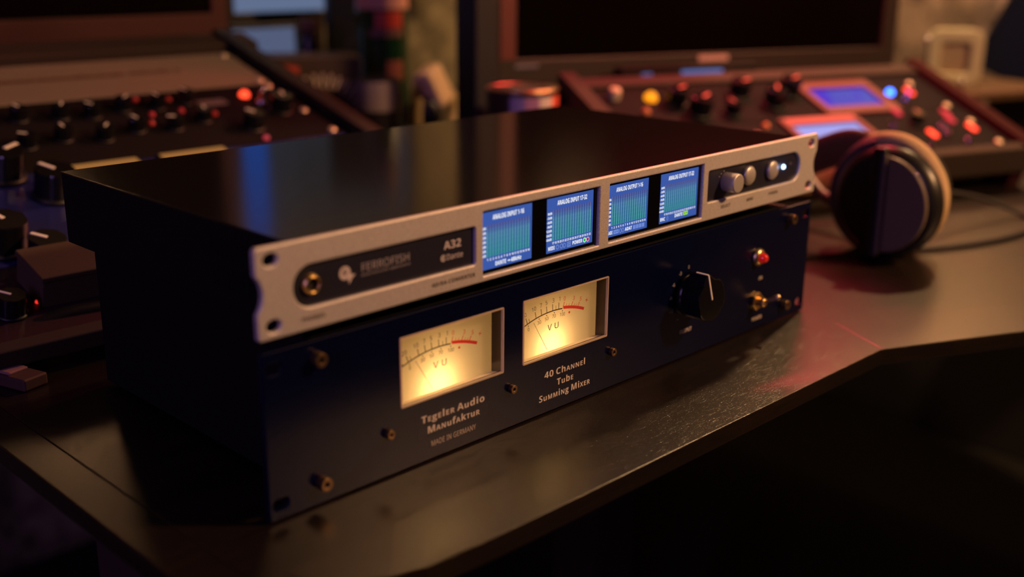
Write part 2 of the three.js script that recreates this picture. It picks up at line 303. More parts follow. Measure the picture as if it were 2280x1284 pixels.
    for (const [c, z] of glyphs) { g.font = `bold ${z}px sans-serif`; g.fillText(c, x, 0); x += g.measureText(c).width + cap * 0.04; } g.restore();
  };
  const ink = [0.66, 0.58, 0.50];
  print(t, 'Tegeler Audio Manufaktur', -0.1224, 0.0215, 0.0001, 0.052, 0.015, (g, W, H) => { const k = W / 52; mixed(g, 'Tegeler Audio', W / 2, 5.6 * k, 4.1 * k, 47 * k); mixed(g, 'Manufaktur', W / 2, 12.4 * k, 4.1 * k, 39 * k); }, ink, 30);
  print(t, 'MADE IN GERMANY', -0.1227, 0.0101, 0.0001, 0.036, 0.0045, (g, W, H) => fit(g, 'MADE IN GERMANY', W / 2, H * 0.86, H * 0.98, W * 0.92, 'sans-serif', 'normal'), [0.5, 0.42, 0.36], 30);
  print(t, '40 Channel Tube Summing Mixer', -0.0320, 0.0178, 0.0001, 0.052, 0.023, (g, W, H) => { const k = W / 52; mixed(g, '40 Channel', W / 2, 6.2 * k, 4.2 * k, 37 * k); mixed(g, 'Tube', W / 2, 13.1 * k, 4.2 * k, 15.2 * k); mixed(g, 'Summing Mixer', W / 2, 20.2 * k, 4.2 * k, 46 * k); }, ink, 30);
  // indicator lamp
  const led = group('indicator_lamp', t, [0.172, 0.0560, 0]);
  part('metal_ring', facing(lathe([[0.0036, 0.0001], [0.0064, 0.0001], [0.0064, 0.0012], [0.0056, 0.0026], [0.0046, 0.0034], [0.0037, 0.0034], [0.0036, 0.001]], 40)), M.brass, led);
  part('red_lens_or_glint', facing(lathe([[0, 0.0085], [0.0014, 0.0082], [0.0026, 0.0072], [0.0034, 0.0056], [0.0036, 0.004], [0.0036, 0.0008]], 32)), std([0.5, 0.008, 0.006], 0.08, 0, { emissive: new THREE.Color().setRGB(0.5, 0.008, 0.004), emissiveIntensity: 0.45, clearcoat: 1 }), led);
  // toggle switch
  const sw = group('toggle_switch', t, [0.173, 0.0229, 0]);
  const hexS = new THREE.Shape(); for (let k = 0; k < 6; k++) { const a = k * Math.PI / 3 + 0.3; k ? hexS.lineTo(0.0062 * Math.cos(a), 0.0062 * Math.sin(a)) : hexS.moveTo(0.0062 * Math.cos(a), 0.0062 * Math.sin(a)); } hexS.closePath();
  part('hex_nut', extrude(hexS, 0.0028, 0.0004, 0.0029), M.gold, sw);
  const thread = [[0, 0.0028]]; for (let k = 0; k < 7; k++) { thread.push([0.0034, 0.0029 + k * 0.0008], [0.0031, 0.0033 + k * 0.0008]); } thread.push([0.0024, 0.0086], [0, 0.0086]);
  part('threaded_bushing', facing(lathe(thread, 32)), M.gold, sw);
  const lev = part('lever', facing(lathe([[0, 0], [0.0011, 0], [0.0014, 0.006], [0.0019, 0.0105], [0.0018, 0.0122], [0.0011, 0.0131], [0, 0.0134]], 24)), M.brass, sw, [0, 0.0004, 0.0072]);
  lev.rotation.set(-0.52, 0.22, 0);
}

// ================================================================== THE SILVER CONVERTER (1U)
const conv = thing('audio_converter', 'silver-fronted one-unit audio converter with four blue screens, top of the stack', 'audio converter', [-0.0041, 0.0947, 0.0045], 0.0055);
{
  const t = conv, wc = 0.2205, dep = 0.232, fz = -0.0031;
  // chassis: lid, floor, sides with vent slots, back
  part('lid', box(2 * wc, 0.0012, dep, 0.0004), M.blackPaint, t, [0, 0.0420, fz - dep / 2]);
  part('chassis', box(2 * wc - 0.004, 0.0415, dep - 0.003, 0.001), M.blackSide, t, [0, 0.0205, fz - dep / 2]);
  for (const sx of [-1, 1]) {
    const s = new THREE.Shape(); roundRect(s, 0.001, 0.0002, dep - 0.001, 0.0413, 0.0006);
    for (let k = 0; k < 12; k++) for (let j = 0; j < 2; j++) s.holes.push(roundRect(new THREE.Path(), dep - 0.018 - k * 0.0045, 0.008 + j * 0.015, dep - 0.0165 - k * 0.0045, 0.020 + j * 0.015, 0.0006));
    const g = extrude(s, 0.0012, 0.0002); g.rotateY(sx < 0 ? -Math.PI / 2 : Math.PI / 2); if (sx < 0) g.scale(1, 1, 1); g.translate(sx * (wc - 0.0001), 0, sx < 0 ? fz - dep : fz);
    if (sx < 0) { g.rotateY(0); }
    part('side_panel', g, M.blackSide, t);
  }
  for (const [x, z] of [[-0.18, -0.04], [0.18, -0.04], [-0.18, -0.2], [0.18, -0.2]]) part('foot', lathe([[0, -0.0074], [0.006, -0.0074], [0.007, -0.0002], [0, -0.0002]], 20), M.rubber, t, [x, 0, z]);
  // face plate
  const b = 0.0009, x0 = 0.2413 - b, y0 = b, y1 = 0.0436 - b, s = new THREE.Shape();
  const R = 0.0145, notch = (sgn) => { const cx = sgn * (0.2372 + R - 0.0002), pts = []; for (let k = 0; k <= 14; k++) { const a = (k / 14 - 0.5) * 1.62; pts.push([cx - sgn * R * Math.cos(a), 0.0218 + R * Math.sin(a)]); } return pts; };
  s.moveTo(-x0 + 0.0008, y0); s.lineTo(x0 - 0.0008, y0); s.lineTo(x0, y0 + 0.0008);
  for (const [x, y] of notch(1)) s.lineTo(Math.min(x, x0), y);
  s.lineTo(x0, y1 - 0.0008); s.lineTo(x0 - 0.0008, y1); s.lineTo(-x0 + 0.0008, y1); s.lineTo(-x0, y1 - 0.0008);
  for (const [x, y] of notch(-1).reverse()) s.lineTo(Math.max(x, -x0), y);
  s.lineTo(-x0, y0 + 0.0008); s.closePath();
  for (const x of [-0.2328, 0.2325]) for (const y of [0.0372, 0.0062]) { const p = new THREE.Path(); p.absellipse(x, y, 0.0049, 0.0039, 0, Math.PI * 2); s.holes.push(p); }
  s.holes.push(roundRect(new THREE.Path(), -0.2222, 0.0098, -0.1057, 0.0322, 0.0111, 0.0025));
  s.holes.push(roundRect(new THREE.Path(), -0.1019, 0.0022, -0.0052, 0.0392, 0.0014));
  s.holes.push(roundRect(new THREE.Path(), 0.0022, 0.0022, 0.0990, 0.0394, 0.0014));
  s.holes.push(roundRect(new THREE.Path(), 0.1030, 0.0112, 0.2196, 0.0340, 0.0025, 0.0110));
  part('face_plate', extrude(s, 0.0032, b, 0, 3, 14), M.silver, t);
  const bk = -0.0020;
  part('inlay_plate', box(0.119, 0.025, 0.001, 0.0002), M.inlay, t, [-0.164, 0.021, bk - 0.0005]);
  part('inlay_plate', box(0.119, 0.026, 0.001, 0.0002), M.inlay, t, [0.1612, 0.0226, bk - 0.0005]);
  part('display_window', box(0.0985, 0.0385, 0.001, 0.0002), M.blackGlass, t, [-0.0535, 0.0208, bk - 0.0007]);
  part('display_window', box(0.0985, 0.0385, 0.001, 0.0002), M.blackGlass, t, [0.0506, 0.0208, bk - 0.0007]);
  // the four screens
  const screen = (title, first, foot) => canvas(800, 632, (g, W, H) => {
    const k = W / 39.8;
    g.fillStyle = '#3b58a6'; g.fillRect(0, 0, W, H);
    const gx0 = 4.6 * k, gx1 = 38.6 * k, gy0 = 7.0 * k, gy1 = 24.6 * k;
    g.fillStyle = '#fff'; fit(g, title, W * 0.54, 4.7 * k, 3.7 * k, title.length * 1.42 * k);
    for (let i = 0; i < 16; i++) {
      const w = (gx1 - gx0) / 16, x = gx0 + i * w;
      const gr = g.createLinearGradient(0, gy0, 0, gy1); gr.addColorStop(0, '#57508f'); gr.addColorStop(0.12, '#4d5f97'); gr.addColorStop(0.3, '#5088a0'); gr.addColorStop(1, '#348f8c');
      g.fillStyle = gr; g.fillRect(x + w * 0.12, gy0, w * 0.76, gy1 - gy0);
      g.fillStyle = '#2c4c92'; g.fillRect(x + w * 0.80, gy0, w * 0.32, gy1 - gy0); g.fillStyle = 'rgba(150,190,190,0.28)'; g.fillRect(x + w * 0.30, gy0, w * 0.14, gy1 - gy0);
      g.fillStyle = '#fff'; g.save(); g.translate(x + w / 2, 26.1 * k); g.scale(first > 9 || i > 8 ? 0.78 : 0.95, 1); g.font = `bold ${1.85 * k}px sans-serif`; g.textAlign = 'center'; g.textBaseline = 'middle'; g.fillText(String(first + i), 0, 0); g.restore();
    }
    g.strokeStyle = 'rgba(120,150,205,0.45)'; g.lineWidth = 0.10 * k;
    ['0dB', '-3dB', '-6dB', '-9dB', '-12dB', '-24dB', '-60dB'].forEach((s2, i) => { const y = 9.4 * k + i * 2.5 * k; g.beginPath(); g.moveTo(gx0, y); g.lineTo(gx1, y); g.stroke(); g.fillStyle = '#fff'; g.font = `bold ${2.0 * k}px sans-serif`; g.textAlign = 'right'; g.fillText(s2, 4.4 * k, y); });
    foot(g, k, W);
  });
  const feet = [
    (g, k, W) => { g.fillStyle = '#fff'; fit(g, 'DANTE', 15.6 * k, 30.3 * k, 3.2 * k, 8.6 * k); fit(g, '48kHz', 27.6 * k, 30.3 * k, 3.2 * k, 8.4 * k); g.fillRect(20.9 * k, 29.0 * k, 1.3 * k, 0.45 * k); g.beginPath(); g.moveTo(22.0 * k, 28.4 * k); g.lineTo(22.9 * k, 29.22 * k); g.lineTo(22.0 * k, 30.05 * k); g.fill(); },
    (g, k) => { g.fillStyle = '#fff'; fit(g, 'MIDI', 4.2 * k, 30.0 * k, 3.0 * k, 5.6 * k); fit(g, 'POWER', 26.5 * k, 30.0 * k, 3.0 * k, 8.8 * k);
      g.strokeStyle = '#7f95d6'; g.lineWidth = 0.35 * k; for (const x of [9.3, 12.8, 15.2]) { g.beginPath(); g.ellipse(x * k, 29 * k, 1.05 * k, 1.2 * k, 0, 0, 7); g.stroke(); } g.strokeRect(17.9 * k, 27.7 * k, 2.7 * k, 2.6 * k); g.strokeRect(18.7 * k, 28.5 * k, 1.1 * k, 1.8 * k);
      g.lineWidth = 0.5 * k; g.strokeStyle = '#d8ffe2'; g.fillStyle = '#12b04c'; g.beginPath(); g.arc(33 * k, 29 * k, 1.2 * k, 0, 7); g.fill(); g.stroke(); g.strokeStyle = '#f0a8c0'; g.fillStyle = '#8c2a5e'; g.beginPath(); g.arc(35.8 * k, 29 * k, 1.2 * k, 0, 7); g.fill(); g.stroke(); },
    (g, k) => { g.fillStyle = '#fff'; fit(g, 'MADI', 3.4 * k, 30.0 * k, 3.0 * k, 5.8 * k); fit(g, 'ADAT', 21.6 * k, 30.0 * k, 3.0 * k, 6.8 * k); g.fillStyle = '#6f88d4'; g.fillRect(7.2 * k, 27.7 * k, 5 * k, 2.5 * k); for (let i = 0; i < 4; i++) g.fillRect((26 + i * 2.9) * k, 27.7 * k, 2.5 * k, 2.5 * k);
      g.fillStyle = '#3b58a6'; g.fillRect(8.3 * k, 28.7 * k, 1 * k, 0.6 * k); g.fillRect(10.2 * k, 28.7 * k, 1 * k, 0.6 * k); g.strokeStyle = '#7f95d6'; g.lineWidth = 0.35 * k; for (const x of [13.9, 16.2]) { g.beginPath(); g.ellipse(x * k, 29 * k, 0.9 * k, 1.25 * k, 0, 0, 7); g.stroke(); } },
    (g, k) => { g.fillStyle = '#fff'; fit(g, 'BNC', 3.6 * k, 30.0 * k, 3.0 * k, 5.2 * k); fit(g, 'DANTE', 20.4 * k, 29.6 * k, 3.0 * k, 8.6 * k); g.strokeStyle = '#6f88d4'; g.lineWidth = 0.35 * k; g.beginPath(); g.ellipse(8.6 * k, 29 * k, 0.7 * k, 1.25 * k, 0, 0, 7); g.stroke(); g.fillStyle = '#9be04a'; g.fillRect(25.4 * k, 27.2 * k, 5.0 * k, 2.5 * k); g.fillStyle = '#20451c'; g.fillRect(26.6 * k, 28.1 * k, 0.9 * k, 0.8 * k); g.fillRect(28.6 * k, 28.1 * k, 0.9 * k, 0.8 * k); },
  ];
  const titles = [['ANALOG INPUT 1-16', 1], ['ANALOG INPUT 17-32', 17], ['ANALOG OUTPUT 1-16', 1], ['ANALOG OUTPUT 17-32', 17]];
  [-0.0816, -0.0296, 0.0226, 0.07485].forEach((x, i) => {
    const tex = canvasTexture(screen(titles[i][0], titles[i][1], feet[i]));
    const m = new THREE.MeshPhysicalMaterial({ color: 0x000000, roughness: 0.12, emissive: 0xffffff, emissiveMap: tex, emissiveIntensity: 1.0 });
    part('screen', new THREE.PlaneGeometry(0.0398, 0.0315), m, t, [x, 0.02125, bk - 0.0001]).userData.label = `blue level-meter screen headed ${titles[i][0]}`;
  });
  // headphone jack
  const j = group('phones_jack', t, [-0.2105, 0.0212, bk]);
  part('jack_ring', facing(lathe([[0.0032, -0.002], [0.0032, 0.0018], [0.0036, 0.0024], [0.0042, 0.0022], [0.0047, 0.0012], [0.0049, 0]], 40)), M.gold, j);
  part('jack_hole', facing(lathe([[0, 0.0002], [0.0033, 0.0002]], 24)), M.hole, j);
  // select knob, two buttons, lights
  const knob = part('select_knob', facing(lathe([[0, 0.0106], [0.0056, 0.0106], [0.0062, 0.0103], [0.0064, 0.0097], [0.0064, 0.0002], [0, 0.0002]], 56)), M.knobSilver, t, [0.1265, 0.0230, bk]);
  for (const x of [0.1526, 0.1819]) part(x < 0.16 ? 'menu_button' : 'power_button', facing(lathe([[0, 0.0038], [0.003, 0.0037], [0.0056, 0.0031], [0.0065, 0.0022], [0.0066, 0.0002], [0, 0.0002]], 48)), M.knobSilver, t, [x, 0.0238, bk]);
  part('status_led', new THREE.SphereGeometry(0.0017, 20, 14), glow([0.45, 0.72, 1.0], 5), t, [0.1985, 0.0238, bk]);
  part('status_led', new THREE.SphereGeometry(0.0014, 20, 14), std([0.06, 0.055, 0.07], 0.2), t, [0.2085, 0.0246, bk - 0.0006]).userData.label = 'unlit status light';
  for (const [x, y] of [[-7.6, 4.4], [-5.6, 6.2], [-2.6, 7.6]]) part('index_dot', new THREE.CircleGeometry(0.0003, 10), M.pointer, t, [0.1265 + x * MM, 0.0228 + y * MM, bk + 0.0001]);
  const ledL = new THREE.PointLight(new THREE.Color().setRGB(0.25, 0.45, 1), 0.00004); ledL.position.set(0.1985 - 0.0041, 0.1185, 0.0055); ledL.shadow.radius = 0.05; ledL.name = 'status_lamp'; scene.add(ledL);
  // print on the plate
  const ink = [0.05, 0.035, 0.03];
  const word = (s2, x, y, w, h = 0.0030) => print(t, s2, x, y, 0.0001, w * 1.06, h, (g, W, H) => fit(g, s2, W / 2, H * 0.86, H * 0.98, W * 0.94), ink, 40);
  word('PHONES', -0.2112, 0.0056, 0.0132); word('AD/DA CONVERTER', -0.1225, 0.0056, 0.0308); word('SELECT', 0.1252, 0.0070, 0.0115); word('MENU', 0.1547, 0.0072, 0.0085); word('POWER', 0.1843, 0.0074, 0.0120);
  // print on the left inlay
  const li = [0.60, 0.54, 0.55], z = bk + 0.0001;
  print(t, 'FERROFISH advanced audio applications', -0.1656, 0.0220, z, 0.032, 0.0085, (g, W, H) => { fit(g, 'FERROFISH', W / 2, H * 0.60, H * 0.66, W * 0.97, 'sans-serif', 'normal'); fit(g, 'advanced audio applications', W / 2, H * 0.86, H * 0.2, W * 0.97, 'sans-serif', 'normal'); }, [0.34, 0.31, 0.34], 40);
  print(t, 'A32 Dante', -0.1215, 0.0211, z, 0.018, 0.0115, (g, W, H) => { const k = W / 18; fit(g, 'A32', 9.2 * k, 4.6 * k, 5.8 * k, 12.2 * k); fit(g, 'Dante', 10.6 * k, 10.4 * k, 4.2 * k, 12.0 * k, 'sans-serif', 'normal'); g.lineWidth = 0.55 * k; g.beginPath(); g.arc(2.6 * k, 9.0 * k, 1.5 * k, 0.5, 5.6); g.stroke(); g.beginPath(); g.arc(2.6 * k, 9.0 * k, 0.6 * k, 0, 7); g.stroke(); }, li, 40);
  print(t, 'emblem of a round fish', -0.1895, 0.0214, z, 0.011, 0.0105, (g, W, H) => {                         // round fish emblem
    const k = W / 11; g.beginPath(); g.arc(4.3 * k, 4.2 * k, 3.3 * k, 0, 7); g.fill();
    g.beginPath(); g.moveTo(5.2 * k, 6.6 * k); g.quadraticCurveTo(6.6 * k, 7.4 * k, 6.4 * k, 10.0 * k); g.quadraticCurveTo(8.0 * k, 8.6 * k, 8.1 * k, 7.4 * k); g.quadraticCurveTo(9.4 * k, 7.0 * k, 10.4 * k, 5.6 * k); g.quadraticCurveTo(8.2 * k, 5.9 * k, 7.0 * k, 4.6 * k); g.fill();
    g.globalCompositeOperation = 'destination-out'; g.lineWidth = 0.5 * k; g.beginPath(); g.arc(4.1 * k, 3.9 * k, 1.3 * k, 0, 7); g.stroke(); g.beginPath(); g.arc(4.1 * k, 3.9 * k, 0.5 * k, 0, 7); g.fill(); g.globalCompositeOperation = 'source-over';
  }, [0.62, 0.54, 0.52], 40);
}

// ================================================================== TWO SLOPING RACKS BEHIND
const DEG = Math.PI / 180;
function rackFrame(origin, yaw, tilt) { const o = new THREE.Object3D(); o.rotation.order = 'YXZ'; o.position.set(...origin); o.rotation.set(-(90 - tilt) * DEG, -yaw * DEG, 0); o.updateMatrix(); return o; }
const LEFT = rackFrame([0, 0.062, -0.41], 0, 17), RIGHT = rackFrame([0.85, 0.062, -0.105], 20.5, 21);
function inRack(F, name, label, category, u, w, n = 0, grp) {        // millimetres across, up the slope, out of it
  const o = group(numbered(name), scene); o.rotation.order = 'YXZ'; o.rotation.copy(F.rotation);
  o.position.copy(V3(u * MM, w * MM, n * MM).applyMatrix4(F.matrix)); return tag(o, label, category, grp);
}
const rackMat = { dark: std([0.006, 0.004, 0.006], 0.8, 0, { specularIntensity: 0.25 }), cream: std([0.20, 0.17, 0.12], 0.8), blue: std([0.012, 0.016, 0.11], 0.4), wine: std([0.035, 0.012, 0.016], 0.45), rail: std([0.004, 0.004, 0.004], 0.6) };
const knobBodyGeo = (() => { const s = new THREE.Shape(); for (let k = 0; k <= 48; k++) { const a = k / 48 * Math.PI * 2, r = 0.0100 - 0.0006 * Math.pow(Math.abs(Math.sin(4 * a)), 3); k ? s.lineTo(r * Math.cos(a), r * Math.sin(a)) : s.moveTo(r, 0); } return extrude(s, 0.015, 0.0006, 0.017); })();
const knobSkirtGeo = facing(lathe([[0, 0.0002], [0.0118, 0.0002], [0.0116, 0.0018], [0.0102, 0.0028], [0, 0.0028]], 32));
const lineFace = box(0.0022, 0.0095, 0.0005, 0.0002).translate(0, 0.0052, 0.0171), lineSide = box(0.0022, 0.0006, 0.0150, 0.0002).translate(0, 0.0101, 0.0095);
const pointerGeo = mergeGeometries([lineFace, lineSide]);
function rackKnob(parent, u, w, turn, k = 1, pm = M.pointer) {
  const g = group('knob', parent, [u * MM, w * MM, 0], [0, 0, turn * DEG]); g.scale.setScalar(k);
  part('knob_skirt', knobSkirtGeo, M.blackPlastic, g); part('knob_body', knobBodyGeo, M.bakelite, g); part('pointer_line', pointerGeo, pm, g); return g;
}
const screwHead = facing(lathe([[0, 0.0026], [0.0022, 0.0025], [0.0040, 0.0016], [0.0045, 0.0002]], 24)), screwMat = std([0.75, 0.62, 0.45], 0.35, 0.6);
const lampGeo = (r) => facing(lathe([[0, r * 1.2], [r * 0.6, r * 1.05], [r, r * 0.5], [r, 0.0002]], 24));
const toggleGeo = facing(lathe([[0, 0.016], [0.0022, 0.0150], [0.0024, 0.012], [0.0014, 0.004], [0.004, 0.0035], [0.0045, 0.0002]], 20));
function rackPanel(parent, u0, u1, h, m, depth = 0.05) {
  const s = roundRect(new THREE.Shape(), u0 * MM + 0.0006, 0.0008, u1 * MM - 0.0006, h * MM - 0.0008, 0.001);
  part('front_panel', extrude(s, 0.003, 0.0004), m, parent);
  part('chassis', box((u1 - u0) * MM - 0.04, h * MM - 0.004, depth, 0.001), M.blackSide, parent, [(u0 + u1) / 2 * MM, h * MM / 2, -0.0032 - depth / 2]);
}
function wedgeBoard(parent, F, tilt, name, u, width, w0, w1, top, m) {   // side board: sloping top edge, standing on the desk
  const nb = (w) => (0.0008 - F.position.y - w * Math.sin(tilt * DEG)) / Math.cos(tilt * DEG);
  const g = extrude(new THREE.Shape([V2(w0, nb(w0)), V2(w1, nb(w1)), V2(w1, top), V2(w0, top)]), width, 0.001, width / 2);
  g.applyMatrix4(new THREE.Matrix4().set(0, 0, 1, u, 1, 0, 0, 0, 0, 1, 0, 0, 0, 0, 0, 1)); return part(name, g, m, parent);
}
function screws(parent, list) { for (const [u, w] of list) part('screw', screwHead, screwMat, parent, [u * MM, w * MM, 0]); }

// ---- left rack cabinet
{
  const t = inRack(LEFT, 'rack_cabinet', 'brown wooden sloping rack cabinet on the left, with black rail', 'rack cabinet', 0, 0);
  wedgeBoard(t, LEFT, 17, 'side_board', 0.2200, 0.022, -0.142, 0.358, -0.004, M.rackWood);
  wedgeBoard(t, LEFT, 17, 'side_board', -0.3350, 0.022, -0.142, 0.358, -0.004, M.rackWood);
  part('rack_rail', box(0.018, 0.49, 0.012, 0.001), rackMat.rail, t, [0.1975, 0.112, 0.004]);
  part('rack_rail', box(0.018, 0.49, 0.012, 0.001), rackMat.rail, t, [-0.3140, 0.112, 0.004]);
  part('top_board', box(0.575, 0.036, 0.05, 0.002), M.rackWood, t, [-0.0575, 0.340, -0.02]);
  part('fascia_board', box(0.53, 0.012, 0.014, 0.002), M.rackWood, t, [-0.0575, -0.1415, -0.004]);
}
{
  const t = inRack(LEFT, 'rack_unit', 'cream-fronted rack unit at the top of the left sloping rack', 'rack unit', 0, 221);
  rackPanel(t, -302, 180, 88, rackMat.cream);
  print(t, 'unreadable dark script', -0.06, 0.053, 0.0002, 0.34, 0.018, (g, W, H) => { g.lineWidth = H * 0.17; g.lineCap = 'round'; let x = W * 0.02; const r2 = (() => { let s2 = 5; return () => (s2 = (s2 * 16807) % 2147483647) / 2147483647; })(); g.beginPath(); while (x < W * 0.97) { const up = H * (0.18 + 0.34 * r2()); g.moveTo(x, H * 0.78); g.quadraticCurveTo(x + W * 0.004, up, x + W * 0.008, H * 0.72); g.quadraticCurveTo(x + W * 0.011, H * 0.85, x + W * 0.014, H * 0.7); x += W * (r2() < 0.12 ? 0.035 : 0.0145); } g.stroke(); }, [0.10, 0.055, 0.03], 6);
  screws(t, [[171, 7], [171, 80]]);
}
{
  const t = inRack(LEFT, 'rack_unit', 'black rack unit crowded with small knobs, below the cream unit', 'rack unit', 0, 88);
  rackPanel(t, -302, 180, 132, rackMat.dark);
  for (const [u, w, a] of [[-104, 100, 20], [-68, 96, -30], [-40, 92, 40], [-6, 100, -50], [28, 98, 10], [62, 104, 30], [-120, 46, 60], [-86, 52, 0], [-52, 44, -40], [-16, 54, 20], [20, 50, 75], [56, 60, -20], [-134, 112, 0]]) rackKnob(t, u, w, a, 0.75);
  rackKnob(t, 94, 32, 30, 1.0); rackKnob(t, 146, 62, -20, 1.05);
  for (const [u, w] of [[14, 82], [16, 118], [46, 84], [48, 112], [4, 64], [74, 70]]) part('red_button', lampGeo(0.003), std([0.5, 0.03, 0.05], 0.3), t, [u * MM, w * MM, 0]);
  part('warning_light', lampGeo(0.0052), glow([1.0, 0.06, 0.02], 2.6), t, [0.129, 0.104, 0.0004]);
  part('toggle_lever', toggleGeo, M.chrome, t, [0.138, 0.086, 0]);
  print(t, 'pale smudged print', 0.088, 0.097, 0.0002, 0.034, 0.016, (g, W, H) => { for (let k = 0; k < 3; k++) g.fillRect(W * 0.05, H * (0.12 + 0.3 * k), W * 0.9, H * 0.14); }, [0.28, 0.22, 0.24], 6);
  part('pilot_light', lampGeo(0.003), glow([0.8, 0.06, 0.09], 0.6), t, [0.092, 0.006, 0.0004]);
  screws(t, [[171, 8], [171, 58], [171, 124]]);
}
{
  const t = inRack(LEFT, 'rack_unit', 'dark blue rack unit with two lit meters, partly hidden behind the stack', 'rack unit', 0, -45);
  rackPanel(t, -302, 180, 132, rackMat.blue, 0.036);
  for (const u of [-86, -2]) {
    const v = group('vu_meter', t, [u * MM, 0.0985, 0]);
    part('meter_case', box(0.068, 0.040, 0.010, 0.0015), M.blackPlastic, v, [0, 0, 0.0052]);
    part('lit_dial_light', box(0.062, 0.033, 0.0010, 0.0003), glow([0.42, 0.17, 0.04], 0.7), v, [0, 0.001, 0.0104]);
  }
  rackKnob(t, -160, 130, -62, 1.5); rackKnob(t, -138, 88, 30, 1.45); rackKnob(t, -205, 22, 20, 1.5); rackKnob(t, -186, -10 + 4, 40, 1.25);
  for (const [u, w] of [[-118, 62], [-112, 48], [-172, 34], [-176, 26], [-168, 20]]) part('red_button', lampGeo(0.003), std([0.5, 0.03, 0.05], 0.3), t, [u * MM, w * MM, 0]);
}
{
  const t = inRack(LEFT, 'rack_unit', 'dark red rack unit at the bottom of the left rack', 'rack unit', 0, -134);
  rackPanel(t, -302, 180, 88, rackMat.wine, 0.012);
  rackKnob(t, -234, 30, 40, 0.9);
  part('warning_light', lampGeo(0.002), glow([1.0, 0.03, 0.02], 1.2), t, [-0.2135, 0.0360, 0.0004]);
}
{
  const t = inRack(LEFT, 'cardboard_box', 'small flat brown cardboard box lying on the lower left rack', 'box', -167, -86, 0.2);
  const m = std([0.060, 0.036, 0.018], 0.85);
  part('box_body', box(0.095, 0.040, 0.020, 0.001), m, t, [0, 0, 0.010]);
  part('box_lid', box(0.097, 0.042, 0.004, 0.001), m, t, [0, 0, 0.0222]);
}
const redLitLine = std([0.75, 0.14, 0.13], 0.5);  // pointer colour with the red light painted in
// ---- right rack cabinet
{
  const t = inRack(RIGHT, 'rack_cabinet', 'brown wooden sloping rack cabinet on the right, red light coloured into one side board', 'rack cabinet', 0, 0);
  const red = std([0.030, 0.004, 0.006], 0.85, 0, { specularIntensity: 0.3 });  // brown board with the red light put into its colour
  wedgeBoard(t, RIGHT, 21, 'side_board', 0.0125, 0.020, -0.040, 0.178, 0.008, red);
  wedgeBoard(t, RIGHT, 21, 'side_board', -0.4945, 0.020, -0.040, 0.178, 0.008, M.rackWood);
  part('top_board', box(0.53, 0.022, 0.06, 0.002), M.rackWood, t, [-0.241, 0.163, -0.026]);
  const f = part('fascia_board', box(0.53, 0.014, 0.034, 0.002), M.rackWood, t, [-0.241, -0.0375, -0.012]);
  f.rotation.x = 0;
}
{
  const t = inRack(RIGHT, 'rack_unit', 'upper unit of the right rack, with amber lamp and slanted blue display', 'rack unit', 0, 61.5);
  rackPanel(t, -482, 0, 88, rackMat.dark);
  part('cream_knob', facing(lathe([[0, 0.012], [0.0055, 0.0115], [0.0068, 0.009], [0.007, 0.0002]], 28)), std([0.55, 0.42, 0.30], 0.5), t, [-0.457, 0.069, 0]);
  part('amber_lamp', lampGeo(0.0075), glow([1.0, 0.30, 0.006], 1.5), t, [-0.414, 0.061, 0.0004]);
  part('orange_spot', lampGeo(0.005), std([0.5, 0.16, 0.06], 0.4), t, [-0.436, 0.032, 0]);  // reflection of the amber lamp painted as an orange spot
  for (const [u, w, a, k] of [[-388, 50, -70, 1.15], [-372, 24, -60, 1.25], [-296, 60, -80, 1.15], [-264, 34, -30, 1.2], [-226, 58, -70, 1.2], [-330, 20, 20, 0.9]]) rackKnob(t, u, w, a, k, redLitLine);
  const s = roundRect(new THREE.Shape(), -0.207, 0.001, -0.098, 0.0765, 0.001); s.holes.push(roundRect(new THREE.Path(), -0.198, 0.0155, -0.109, 0.0625, 0.001));
  part('display_frame', extrude(s, 0.004, 0.0006, 0.0040), std([0.13, 0.016, 0.022], 0.6), t);
  part('blue_display', box(0.088, 0.046, 0.001, 0.0002), (() => { const c = canvas(128, 64, (g) => { g.fillStyle = '#3427d8'; g.fillRect(0, 0, 128, 64); g.fillStyle = '#3b55c4'; for (const [x, y, w, h] of [[34, 8, 60, 24], [20, 40, 86, 14], [100, 8, 22, 44]]) g.fillRect(x, y, w, h); }); return new THREE.MeshPhysicalMaterial({ color: 0x000000, roughness: 0.6, specularIntensity: 0.2, emissive: 0xffffff, emissiveMap: canvasTexture(c), emissiveIntensity: 0.85 }); })(), t, [-0.1535, 0.039, 0.001]);
  part('blue_led', lampGeo(0.0045), glow([0.03, 0.15, 1.0], 9), t, [-0.081, 0.0445, 0.0004]);
  part('red_glint', box(0.0055, 0.015, 0.003, 0.001), glow([1.0, 0.05, 0.02], 3.5), t, [-0.066, 0.030, 0.0100]);  // glowing bar painted in for the red glint on the lever
  part('toggle_lever', toggleGeo, M.chrome, t, [-0.067, 0.0275, 0]);
  screws(t, [[-31, 66], [-20, 7], [-471, 8]]);
}
